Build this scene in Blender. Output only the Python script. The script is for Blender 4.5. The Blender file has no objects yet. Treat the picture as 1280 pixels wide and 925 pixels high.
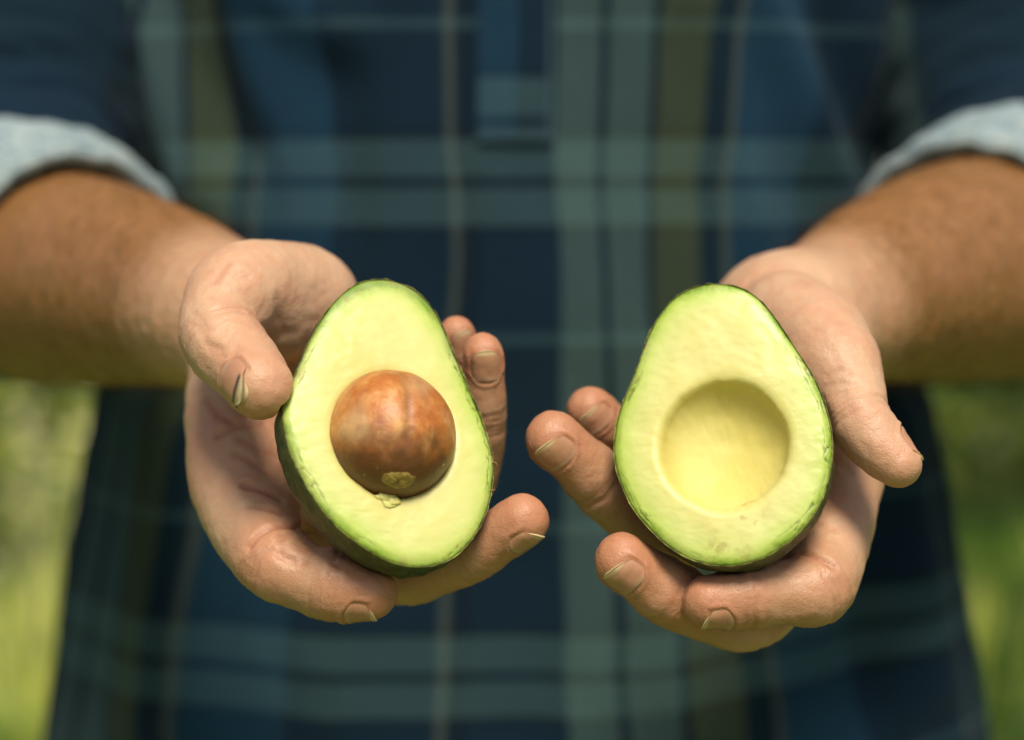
import bpy, bmesh, math, random
import numpy as np
from mathutils import Matrix, Vector

random.seed(7)
rng = np.random.default_rng(7)
R = math.radians
sc = bpy.context.scene
col = sc.collection

# ------------------------------------------------------------------ camera
F = 2226.0                      # focal length in photo pixels (1280 wide)
PITCH = R(6.0)
CAM = np.array([0.0, 0.0, 1.22])
cp, sp_ = math.cos(PITCH), math.sin(PITCH)


def to_world(p):
    """camera-aligned metres (x right, y away, z up) -> world metres"""
    p = np.asarray(p, dtype=np.float64)
    x, y, z = p[..., 0], p[..., 1], p[..., 2]
    return np.stack([x, y * cp + z * sp_, -y * sp_ + z * cp], -1) + CAM


def U(px, py, d):
    return np.array([(px - 640.0) / F * d, d, -(py - 462.5) / F * d])


def W(px, py, d):
    return to_world(U(px, py, d))


cam_d = bpy.data.cameras.new('camera')
cam = bpy.data.objects.new('camera', cam_d)
col.objects.link(cam)
cam.location = CAM
cam.rotation_euler = (R(90) - PITCH, 0, 0)
cam_d.sensor_width = 36.0
cam_d.lens = F * 36.0 / 1280.0
cam_d.clip_start = 0.05
cam_d.clip_end = 2000
cam_d.dof.use_dof = True
cam_d.dof.focus_distance = 0.592
cam_d.dof.aperture_fstop = 3.5
cam_d.dof.aperture_blades = 0
sc.camera = cam

# ------------------------------------------------------------------ light
SUN_EL, SUN_AZ = R(57), R(10)       # azimuth measured from -Y (behind the camera) towards +X
world = bpy.data.worlds.new('World')
sc.world = world
world.use_nodes = True
nt = world.node_tree
bg = nt.nodes['Background']
sky = nt.nodes.new('ShaderNodeTexSky')
sky.sky_type = 'NISHITA'
sky.sun_disc = False
sky.sun_elevation = SUN_EL
sky.sun_rotation = R(180) - SUN_AZ
sky.air_density = 1.0
sky.dust_density = 3.0
nt.links.new(sky.outputs[0], bg.inputs[0])
bg.inputs[1].default_value = 0.075

sun_d = bpy.data.lights.new('sun', 'SUN')
sun = bpy.data.objects.new('sun', sun_d)
col.objects.link(sun)
sun_d.energy = 3.7
sun_d.angle = R(19)
sun_d.color = (1.0, 0.92, 0.76)
to_sun = Vector((math.cos(SUN_EL) * math.sin(SUN_AZ), -math.cos(SUN_EL) * math.cos(SUN_AZ), math.sin(SUN_EL)))
sun.rotation_euler = to_sun.to_track_quat('Z', 'Y').to_euler()
sun.location = (2, -3, 6)

sc.view_settings.view_transform = 'Standard'
sc.view_settings.look = 'None'
sc.view_settings.exposure = 0.28
sc.view_settings.gamma = 1.0

# ------------------------------------------------------------------ helpers


def vnoise(p, scale=1.0, seed=0):
    """vectorised 3D value noise in -1..1"""
    p = np.asarray(p) * scale + seed * 17.31
    i = np.floor(p).astype(np.int64)
    f = p - i
    f = f * f * (3 - 2 * f)

    def h(a, b, c):
        n = (a * 374761393 + b * 668265263 + c * 2147483647 + seed * 1013904223) & 0xFFFFFFFF
        n = ((n ^ (n >> 13)) * 1274126177) & 0xFFFFFFFF
        n = (n ^ (n >> 16)) & 0xFFFF
        return n / 32767.5 - 1.0
    x, y, z = i[..., 0], i[..., 1], i[..., 2]
    u, v, w = f[..., 0], f[..., 1], f[..., 2]
    c00 = h(x, y, z) * (1 - u) + h(x + 1, y, z) * u
    c10 = h(x, y + 1, z) * (1 - u) + h(x + 1, y + 1, z) * u
    c01 = h(x, y, z + 1) * (1 - u) + h(x + 1, y, z + 1) * u
    c11 = h(x, y + 1, z + 1) * (1 - u) + h(x + 1, y + 1, z + 1) * u
    return (c00 * (1 - v) + c10 * v) * (1 - w) + (c01 * (1 - v) + c11 * v) * w


def fbm(p, scale, seed=0, oct=3):
    s, a, t = 0, 1.0, 0
    for k in range(oct):
        s = s + a * vnoise(p, scale * 2 ** k, seed + k)
        t += a
        a *= 0.5
    return s / t


def mesh_obj(name, verts, faces, mat=None, parent=None, smooth=True, attrs=None, uv=None):
    """one mesh object; verts already in world metres; faces an (n,k) array or list"""
    me = bpy.data.meshes.new(name)
    verts = np.asarray(verts, dtype=np.float64)
    if isinstance(faces, np.ndarray):
        k = faces.shape[1]
        me.vertices.add(len(verts))
        me.vertices.foreach_set('co', verts.ravel().astype(np.float32))
        me.loops.add(faces.size)
        me.loops.foreach_set('vertex_index', faces.ravel().astype(np.int32))
        me.polygons.add(len(faces))
        me.polygons.foreach_set('loop_start', np.arange(0, faces.size, k, dtype=np.int32))
        me.polygons.foreach_set('loop_total', np.full(len(faces), k, dtype=np.int32))
        me.update(calc_edges=True)
        me.validate()
    else:
        me.from_pydata(verts.tolist(), [], faces)
        me.update()
    if attrs:
        for an, av in attrs.items():
            av = np.asarray(av, dtype=np.float32)
            if av.ndim == 1:
                a = me.attributes.new(an, 'FLOAT', 'POINT')
                a.data.foreach_set('value', av)
            else:
                a = me.attributes.new(an, 'FLOAT_VECTOR', 'POINT')
                a.data.foreach_set('vector', av.ravel())
    me.polygons.foreach_set('use_smooth', [smooth] * len(me.polygons))
    o = bpy.data.objects.new(name, me)
    col.objects.link(o)
    if mat:
        me.materials.append(mat)
    if parent is not None:
        o.parent = parent
        o.matrix_parent_inverse = Matrix.Identity(4)
        # parents are kept at the world origin rotation; undo their translation
        t = Vector((0, 0, 0))
        q = parent
        while q:
            t += q.location
            q = q.parent
        o.location = -t
    return o


def empty(name, loc, label=None, cat=None, group=None):
    o = bpy.data.objects.new(name, None)
    col.objects.link(o)
    o.location = loc
    o.empty_display_size = 0.05
    tag(o, label, cat, group)
    return o


def tag(o, label=None, cat=None, group=None, kind=None):
    if label:
        o['label'] = label
    if cat:
        o['category'] = cat
    if group:
        o['group'] = group
    if kind:
        o['kind'] = kind
    return o


def grid_faces(nu, nv, close_u=False, close_v=False, off=0):
    """vertices stored [u*nv+v]"""
    u = np.arange(nu if close_u else nu - 1)
    v = np.arange(nv if close_v else nv - 1)
    uu, vv = np.meshgrid(u, v, indexing='ij')
    u2, v2 = (uu + 1) % nu, (vv + 1) % nv
    return np.stack([uu * nv + vv, u2 * nv + vv, u2 * nv + v2, uu * nv + v2], -1).reshape(-1, 4) + off


class NT:
    """small node-tree helper"""

    def __init__(self, name):
        self.m = bpy.data.materials.new(name)
        self.m.use_nodes = True
        self.t = self.m.node_tree
        self.b = self.t.nodes['Principled BSDF']

    def n(self, kind, **kw):
        nd = self.t.nodes.new('ShaderNode' + kind)
        for k, v in kw.items():
            setattr(nd, k, v)
        return nd

    def l(self, a, b):
        self.t.links.new(a, b)

    def attr(self, name):
        return self.n('Attribute', attribute_name=name)

    def noise(self, scale, detail=4, rough=0.5, vec=None, dist=0.0):
        nd = self.n('TexNoise')
        nd.inputs['Scale'].default_value = scale
        nd.inputs['Detail'].default_value = detail
        nd.inputs['Roughness'].default_value = rough
        nd.inputs['Distortion'].default_value = dist
        self.l(vec if vec else self.obj(), nd.inputs['Vector'])
        return nd.outputs[0]

    def obj(self):
        if not hasattr(self, '_o'):
            self._o = self.n('TexCoord').outputs['Object']
        return self._o

    def ramp(self, fac, stops, interp='LINEAR'):
        nd = self.n('ValToRGB')
        nd.color_ramp.interpolation = interp
        el = nd.color_ramp.elements
        while len(el) < len(stops):
            el.new(0.5)
        for e, (p, c) in zip(el, stops):
            e.position = p
            e.color = (*c, 1) if not isinstance(c, (int, float)) else (c, c, c, 1)
        self.l(fac, nd.inputs[0])
        return nd.outputs[0]

    def mix(self, fac, a, b, mode='MIX'):
        nd = self.n('Mix', data_type='RGBA', blend_type=mode)
        for s, v in ((nd.inputs[0], fac), (nd.inputs[6], a), (nd.inputs[7], b)):
            if isinstance(v, (int, float)):
                s.default_value = v
            elif isinstance(v, tuple):
                s.default_value = (*v, 1)
            else:
                self.l(v, s)
        return nd.outputs[2]

    def math(self, op, a, b=0.0, clamp=False):
        nd = self.n('Math', operation=op)
        nd.use_clamp = clamp
        for s, v in ((nd.inputs[0], a), (nd.inputs[1], b)):
            if isinstance(v, (int, float)):
                s.default_value = v
            else:
                self.l(v, s)
        return nd.outputs[0]

    def bump(self, h, dist, strength=1.0, prev=None):
        nd = self.n('Bump')
        nd.inputs['Strength'].default_value = strength
        nd.inputs['Distance'].default_value = dist
        self.l(h, nd.inputs['Height'])
        if prev:
            self.l(prev, nd.inputs['Normal'])
        return nd.outputs[0]

    def set(self, **kw):
        for k, v in kw.items():
            s = self.b.inputs[k.replace('_', ' ')]
            if isinstance(v, (int, float)):
                s.default_value = v
            elif isinstance(v, tuple):
                s.default_value = (*v, 1) if len(v) == 3 and s.type == 'RGBA' else v
            else:
                self.l(v, s)
        return self


# ------------------------------------------------------------------ materials
def mat_skin():
    n = NT('human_skin')
    tan = n.attr('tan').outputs['Fac']
    red = n.attr('red').outputs['Fac']
    crease = n.attr('crease').outputs['Fac']
    base = n.mix(tan, (0.57, 0.35, 0.215), (0.235, 0.108, 0.032))
    mott = n.noise(55, 3, 0.6)
    mott2 = n.noise(210, 3, 0.6)
    c = n.mix(n.math('MULTIPLY', n.ramp(mott, [(0.38, 0.0), (0.66, 0.55)]), n.math('SUBTRACT', 1.0, n.math('MULTIPLY', tan, 0.75))), base, (0.52, 0.235, 0.130))
    c = n.mix(n.math('MULTIPLY', n.ramp(mott2, [(0.42, 0.0), (0.70, 0.35)]), n.math('SUBTRACT', 1.0, n.math('MULTIPLY', tan, 0.8))), c, (0.55, 0.375, 0.24))
    c = n.mix(n.math('MULTIPLY', red, 0.75), c, (0.48, 0.150, 0.070))
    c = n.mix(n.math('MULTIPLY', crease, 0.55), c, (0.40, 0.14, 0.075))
    # freckles and pores on the tanned arm
    fr = n.noise(420, 2, 0.5)
    c = n.mix(n.math('MULTIPLY', n.ramp(fr, [(0.62, 0.0), (0.72, 1.0)]), n.math('MULTIPLY', tan, 0.35)), c, (0.17, 0.08, 0.035))
    n.set(Base_Color=c, Roughness=n.math('SUBTRACT', n.ramp(n.noise(130, 3), [(0.3, 0.41), (0.7, 0.57)]), n.math('MULTIPLY', tan, 0.08)))
    n.b.inputs['Specular IOR Level'].default_value = 0.45
    n.b.inputs['Subsurface Weight'].default_value = 0.35
    n.b.inputs['Subsurface Radius'].default_value = (1.0, 0.36, 0.18)
    n.b.inputs['Subsurface Scale'].default_value = 0.004
    vor = n.n('TexVoronoi', feature='DISTANCE_TO_EDGE')
    vor.inputs['Scale'].default_value = 900
    n.l(n.obj(), vor.inputs['Vector'])
    b1 = n.bump(n.ramp(vor.outputs['Distance'], [(0.0, 0.0), (0.25, 1.0)]), 0.00008, 0.5)
    vo2 = n.n('TexVoronoi', feature='DISTANCE_TO_EDGE')
    vo2.inputs['Scale'].default_value = 420
    wv = n.n('Vector' + 'Math', operation='ADD')
    nz = n.n('TexNoise')
    nz.inputs['Scale'].default_value = 160
    n.l(n.obj(), nz.inputs['Vector'])
    sc2 = n.n('VectorMath', operation='SCALE')
    sc2.inputs['Scale'].default_value = 0.004
    n.l(nz.outputs['Color'], sc2.inputs[0])
    n.l(n.obj(), wv.inputs[0])
    n.l(sc2.outputs[0], wv.inputs[1])
    n.l(wv.outputs[0], vo2.inputs['Vector'])
    b1 = n.bump(n.ramp(vo2.outputs['Distance'], [(0.0, 0.0), (0.16, 1.0)]), 0.00010, 0.28, b1)
    b2 = n.bump(n.noise(330, 4, 0.6), 0.00055, 0.45, b1)
    b3 = n.bump(n.noise(90, 3, 0.55, dist=0.6), 0.0016, 0.34, b2)
    n.set(Normal=b3)
    return n.m


def mat_nail():
    n = NT('finger_nail')
    s = n.attr('along').outputs['Fac']
    d = n.attr('dirt').outputs['Fac']
    c = n.ramp(s, [(0.0, (0.40, 0.205, 0.115)), (0.14, (0.47, 0.28, 0.17)), (0.28, (0.44, 0.215, 0.125)), (0.83, (0.47, 0.245, 0.14)), (0.89, (0.60, 0.44, 0.25)), (1.0, (0.66, 0.50, 0.28))])
    c = n.mix(n.math('MULTIPLY', d, 0.95), c, (0.035, 0.028, 0.02))
    n.set(Base_Color=c, Roughness=0.27)
    n.b.inputs['Subsurface Weight'].default_value = 0.2
    n.b.inputs['Subsurface Radius'].default_value = (1.0, 0.4, 0.25)
    n.b.inputs['Subsurface Scale'].default_value = 0.002
    n.set(Normal=n.bump(n.noise(500, 2), 0.0002, 0.4))
    return n.m


def mat_flesh():
    n = NT('avocado_flesh')
    rim = n.attr('rim').outputs['Fac']        # millimetres from the peel
    cav = n.attr('cavity').outputs['Fac']     # 0..1 inside the stone hollow
    w = n.math('ADD', rim, n.math('MULTIPLY', n.math('SUBTRACT', n.noise(75, 4, 0.6), 0.5), 5.0))
    w = n.math('ADD', w, n.math('MULTIPLY', n.math('SUBTRACT', n.noise(600, 3, 0.6), 0.5), 1.6))
    f = n.math('DIVIDE', w, 26.0, True)
    c = n.ramp(f, [(0.0, (0.15, 0.26, 0.022)), (0.04, (0.30, 0.42, 0.055)), (0.13, (0.46, 0.55, 0.12)), (0.27, (0.55, 0.575, 0.185)), (0.55, (0.61, 0.56, 0.185)), (1.0, (0.61, 0.545, 0.170))])
    c = n.mix(n.math('MULTIPLY', cav, 0.8), c, (0.60, 0.51, 0.135))
    c = n.mix(n.ramp(n.noise(40, 3), [(0.45, 0.0), (0.70, 0.40)]), c, (0.69, 0.66, 0.30))
    # small brown bruises
    br = n.math('MULTIPLY', n.ramp(n.noise(160, 3, 0.6), [(0.56, 0.0), (0.64, 1.0)]), n.attr('bruise').outputs['Fac'])
    c = n.mix(n.math('MULTIPLY', br, 0.7), c, (0.30, 0.20, 0.04))
    crk = n.attr('crack').outputs['Fac']
    c = n.mix(n.math('MULTIPLY', crk, 0.9), c, (0.055, 0.075, 0.014))
    rg = n.ramp(n.noise(90, 3), [(0.3, 0.34), (0.7, 0.52)])
    n.set(Base_Color=c, Roughness=n.math('MAXIMUM', rg, n.math('MULTIPLY', cav, 0.72)))
    n.b.inputs['Subsurface Weight'].default_value = 0.40
    n.b.inputs['Subsurface Radius'].default_value = (1.0, 0.9, 0.25)
    n.b.inputs['Subsurface Scale'].default_value = 0.005
    mp = n.n('Mapping')
    mp.inputs['Scale'].default_value = (1.0, 1.0, 1.8)
    n.l(n.obj(), mp.inputs['Vector'])
    b1 = n.bump(n.noise(260, 4, 0.6, vec=mp.outputs[0]), 0.0003, 0.22)
    b2 = n.bump(n.noise(70, 3, 0.5), 0.0008, 0.3, b1)
    mk = n.n('Mapping')
    mk.inputs['Rotation'].default_value = (0.0, 0.35, 0.0)
    mk.inputs['Scale'].default_value = (0.12, 1.0, 2.2)
    n.l(n.obj(), mk.inputs['Vector'])
    b2 = n.bump(n.noise(420, 3, 0.6, vec=mk.outputs[0]), 0.0002, 0.07, b2)
    n.set(Normal=b2)
    return n.m


def mat_peel():
    n = NT('avocado_peel')
    v = n.noise(330, 3, 0.6)
    c = n.ramp(v, [(0.3, (0.020, 0.022, 0.010)), (0.55, (0.055, 0.058, 0.018)), (0.75, (0.125, 0.105, 0.036))])
    c = n.mix(n.ramp(n.noise(60, 3), [(0.45, 0.0), (0.7, 0.6)]), c, (0.075, 0.09, 0.02))
    edge = n.attr('edge').outputs['Fac']
    ec = n.ramp(n.noise(240, 3, 0.65), [(0.35, (0.05, 0.055, 0.014)), (0.5, (0.17, 0.16, 0.035)), (0.7, (0.32, 0.34, 0.07))])
    c = n.mix(edge, c, ec)
    n.set(Base_Color=c, Roughness=0.5, Normal=n.bump(v, 0.0008, 0.8))
    return n.m


def mat_pit():
    n = NT('avocado_pit')
    low = n.attr('low').outputs['Fac']
    seam = n.attr('seam').outputs['Fac']
    mp = n.n('Mapping')
    mp.inputs['Scale'].default_value = (1.1, 1.0, 0.8)
    n.l(n.obj(), mp.inputs['Vector'])
    a = n.noise(85, 6, 0.68, vec=mp.outputs[0], dist=0.35)
    c = n.ramp(a, [(0.28, (0.20, 0.052, 0.011)), (0.43, (0.38, 0.110, 0.020)), (0.56, (0.48, 0.175, 0.036)), (0.72, (0.60, 0.33, 0.11))])
    c = n.mix(n.ramp(n.noise(48, 3), [(0.50, 0.0), (0.68, 0.6)]), c, (0.56, 0.38, 0.18))
    c = n.mix(n.math('MULTIPLY', seam, 0.75), c, (0.15, 0.075, 0.025))
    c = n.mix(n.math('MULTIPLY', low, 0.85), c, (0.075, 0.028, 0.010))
    fl = n.ramp(n.noise(520, 2), [(0.72, 0.0), (0.76, 1.0)])
    c = n.mix(n.math('MULTIPLY', fl, low), c, (0.5, 0.42, 0.16))
    n.set(Base_Color=c, Roughness=n.ramp(a, [(0.3, 0.36), (0.7, 0.50)]))
    n.b.inputs['Subsurface Weight'].default_value = 0.1
    n.b.inputs['Subsurface Scale'].default_value = 0.002
    n.set(Normal=n.bump(n.noise(420, 4, 0.6), 0.0004, 0.5, n.bump(a, 0.001, 0.35)))
    return n.m


def mat_simple(name, c1, c2, scale, rough=0.6, bump=0.0006, sss=0.0):
    n = NT(name)
    v = n.noise(scale, 4, 0.6)
    n.set(Base_Color=n.ramp(v, [(0.3, c1), (0.7, c2)]), Roughness=rough)
    if bump:
        n.set(Normal=n.bump(v, bump, 0.7))
    if sss:
        n.b.inputs['Subsurface Weight'].default_value = sss
        n.b.inputs['Subsurface Scale'].default_value = 0.002
    return n.m


NAVY = (0.0016, 0.0120, 0.027)
DKGR = (0.0014, 0.0100, 0.0160)
INK = (0.0008, 0.004, 0.010)
BLUE = (0.009, 0.046, 0.088)  # navy lightened in colour to stand in for sunlight on the cloth
SAGE = (0.070, 0.118, 0.108)
OLIV = (0.062, 0.076, 0.024)
CREAM = (0.085, 0.100, 0.080)
TEAL = (0.046, 0.092, 0.100)
STEEL = (0.034, 0.074, 0.086)


def mat_plaid(name, light=False):
    """tartan: one ramp for the warp, one for the weft, woven half and half; uv in cloth metres"""
    n = NT(name)
    uvn = n.attr('cloth').outputs['Vector']
    sep = n.n('SeparateXYZ')
    n.l(uvn, sep.inputs[0])
    wob = n.math('MULTIPLY', n.math('SUBTRACT', n.noise(9, 2), 0.5), 0.012)
    PU, PV = 0.243, 0.252
    u = n.math('FRACT', n.math('DIVIDE', n.math('ADD', sep.outputs[0], wob), PU))
    v = n.math('FRACT', n.math('DIVIDE', sep.outputs[1], PV))

    def blocks(segs):
        st = []
        for a, b, c in segs:
            st.append((a + 0.004, c))
            st.append((b - 0.004, c))
        return st
    warp = n.ramp(u, blocks([(0, .008, INK), (.008, .09, SAGE), (.09, .105, INK), (.105, .2, OLIV), (.2, .252, DKGR), (.252, .268, CREAM), (.268, .45, BLUE), (.45, .5, NAVY), (.5, .54, DKGR), (.54, .692, NAVY),
                             (.692, .708, CREAM), (.708, .75, INK), (.75, .91, NAVY), (.91, .992, SAGE), (.992, 1, INK)]))
    weft = n.ramp(v, blocks([(0, .010, INK), (.010, .085, TEAL), (.085, .1, INK), (.1, .3, NAVY), (.3, .32, STEEL), (.32, .5, DKGR), (.5, .68, NAVY), (.68, .70, STEEL), (.70, .9, NAVY), (.9, .915, INK), (.915, .990, TEAL), (.990, 1, INK)]))
    c = n.mix(0.5, warp, weft)
    c = n.mix(n.ramp(n.noise(900, 2), [(0.3, 0.0), (0.7, 0.3)]), c, (0.008, 0.02, 0.03))
    if light:
        c = n.mix(0.72, c, (0.42, 0.50, 0.50))
        c = n.mix(n.ramp(n.noise(75, 6, 0.75), [(0.38, 0.0), (0.62, 0.75)]), c, (0.10, 0.175, 0.22))
        c = n.mix(n.ramp(n.noise(420, 3, 0.7), [(0.45, 0.0), (0.65, 0.4)]), c, (0.50, 0.54, 0.50))
    n.set(Base_Color=c, Roughness=0.92)
    n.b.inputs['Sheen Weight'].default_value = 0.05
    n.b.inputs['Sheen Roughness'].default_value = 0.5
    n.b.inputs['Sheen Tint'].default_value = (0.6, 0.85, 1.0, 1)
    n.b.inputs['Specular IOR Level'].default_value = 0.15
    wv = n.noise(1500, 2)
    n.set(Normal=n.bump(wv, 0.0004, 0.6, n.bump(n.noise(70, 3), 0.002, 0.35)))
    return n.m


SKIN, NAIL = mat_skin(), mat_nail()
FLESH, PEEL, PIT = mat_flesh(), mat_peel(), mat_pit()
PLAID = mat_plaid('plaid_flannel')
CUFFM = mat_plaid('plaid_flannel_reverse', True)
SHRED = mat_simple('flesh_shred', (0.56, 0.50, 0.13), (0.68, 0.62, 0.20), 300, 0.5, 0.0004, 0.3)
HAIR = mat_simple('body_hair', (0.06, 0.032, 0.015), (0.16, 0.09, 0.04), 200, 0.4, 0)
THREAD = mat_simple('seam_thread', (0.016, 0.040, 0.062), (0.028, 0.062, 0.088), 800, 0.9, 0)
CAPM = mat_simple('pit_scar', (0.17, 0.095, 0.022), (0.40, 0.28, 0.06), 400, 0.5, 0.0008, 0.2)

# ------------------------------------------------------------------ setting: ground
gm = NT('meadow_ground')
g1 = gm.noise(0.9, 4, 0.6)
g2 = gm.noise(7, 4, 0.6)
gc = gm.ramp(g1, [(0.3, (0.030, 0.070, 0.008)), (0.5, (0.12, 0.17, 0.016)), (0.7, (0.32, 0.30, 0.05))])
gc = gm.mix(gm.ramp(g2, [(0.4, 0.0), (0.7, 0.6)]), gc, (0.055, 0.085, 0.010))
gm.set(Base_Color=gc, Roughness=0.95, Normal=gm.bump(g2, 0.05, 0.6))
xs = np.concatenate([np.linspace(-300, -12, 12), np.linspace(-10, 10, 41), np.linspace(12, 300, 12)])
ys = np.concatenate([np.linspace(-300, -2, 10), np.linspace(0, 20, 41), np.linspace(23, 600, 14)])
gx, gy = np.meshgrid(xs, ys, indexing='ij')
gz = 0.05 * vnoise(np.stack([gx, gy, gx * 0], -1), 0.4, 3) * (np.hypot(gx, gy - 1) > 2.0)
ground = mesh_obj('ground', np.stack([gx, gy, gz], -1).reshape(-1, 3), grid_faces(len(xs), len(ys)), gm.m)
tag(ground, 'green and straw coloured meadow ground behind the person', 'ground', kind='structure')

# ------------------------------------------------------------------ avocado halves


class Half:
    def __init__(s, outline, origin, scale, centre, d0, tilt_x, tilt_y, cav, depth):
        """outline: rim traced in crop pixels; the plane through centre is turned by tilt_x (to the right) / tilt_y (up)"""
        s.c = U(*centre, d0)
        nrm = np.array([math.sin(tilt_x), -math.cos(tilt_x) * math.cos(tilt_y), math.sin(tilt_y)])
        s.n = nrm / np.linalg.norm(nrm)
        right = np.array([1.0, 0, 0])
        s.u = right - s.n * right.dot(s.n)
        s.u /= np.linalg.norm(s.u)
        s.v = np.cross(s.n, s.u)
        if s.v[2] < 0:
            s.v = -s.v
        pts = [s.on_plane(origin[0] + x / scale, origin[1] + y / scale) for x, y in outline]
        th = np.array([math.atan2(q[1], q[0]) for q in pts])
        rr = np.array([math.hypot(*q) for q in pts])
        o = np.argsort(th)
        th, rr = th[o], rr[o]
        T = np.linspace(-math.pi, math.pi, 721)
        thp = np.concatenate([th - 2 * math.pi, th, th + 2 * math.pi])
        rp = np.tile(rr, 3)
        r = np.interp(T, thp, rp)
        k = np.exp(-0.5 * (np.arange(-20, 21) / 7.0) ** 2)
        k /= k.sum()
        r = np.convolve(np.concatenate([r[-41:-1], r, r[1:41]]), k, 'same')[40:-40]
        s.T, s.Rr = T, r
        s.cav = cav
        s.depth = depth
        s.nexp = 2.9

    def on_plane(s, px, py):
        d = U(px, py, 1.0)
        t = s.c.dot(s.n) / d.dot(s.n)
        p = d * t - s.c
        return p.dot(s.u), p.dot(s.v)

    def rad(s, th):
        return np.interp((th + math.pi) % (2 * math.pi) - math.pi, s.T, s.Rr)

    def loc(s, p):
        q = p - s.c
        return q @ s.u, q @ s.v, q @ s.n

    def out(s, a, b, w):
        return s.c + a[..., None] * s.u + b[..., None] * s.v + w[..., None] * s.n

    def sdf(s, p):
        a, b, w = s.loc(p)
        rho = np.hypot(a, b) + 1e-9
        rr = s.rad(np.arctan2(b, a)) + 0.0008
        g = (np.abs(rho / rr) ** s.nexp + np.abs(np.minimum(w, 0) / s.depth) ** s.nexp) ** (1 / s.nexp)
        return np.maximum((g - 1) * np.minimum(rr, s.depth) * 0.95, w)


L_OUT = [(330, 37), (380, 50), (425, 80), (465, 125), (485, 170), (510, 235), (540, 300), (570, 370), (595, 430), (615, 490), (628, 540), (630, 600), (620, 660), (600, 720), (570, 770), (530, 815), (490, 838), (440, 850), (390, 848), (330, 832), (270, 798), (210, 755), (160, 705), (115, 640), (80, 580), (55, 520), (40, 460), (33, 410), (45, 360), (70, 310), (95, 250), (120, 195), (150, 140), (190, 90), (230, 55), (270, 38)]
R_OUT = [(340, 28), (400, 33), (450, 50), (490, 80), (520, 120), (560, 180), (600, 240), (640, 300), (670, 360), (690, 420), (703, 480), (706, 540), (700, 600), (685, 660), (660, 720), (620, 775), (570, 820), (520, 855), (460, 880), (400, 892), (330, 888), (270, 870), (210, 835), (150, 780), (100, 720), (65, 650), (45, 590), (38, 530), (45, 470), (60, 410), (85, 350), (110, 290), (130, 230), (155, 170), (185, 115), (225, 70), (280, 40)]
AL = Half(L_OUT, (340, 330), 2.2548, (492, 543), 0.590, R(20), R(22), (0.0212, 0.0226), 0.036)
AR = Half(R_OUT, (750, 340), 2.4355, (905, 555), 0.592, R(-13), R(18), (0.0211, 0.0219), 0.034)


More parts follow.
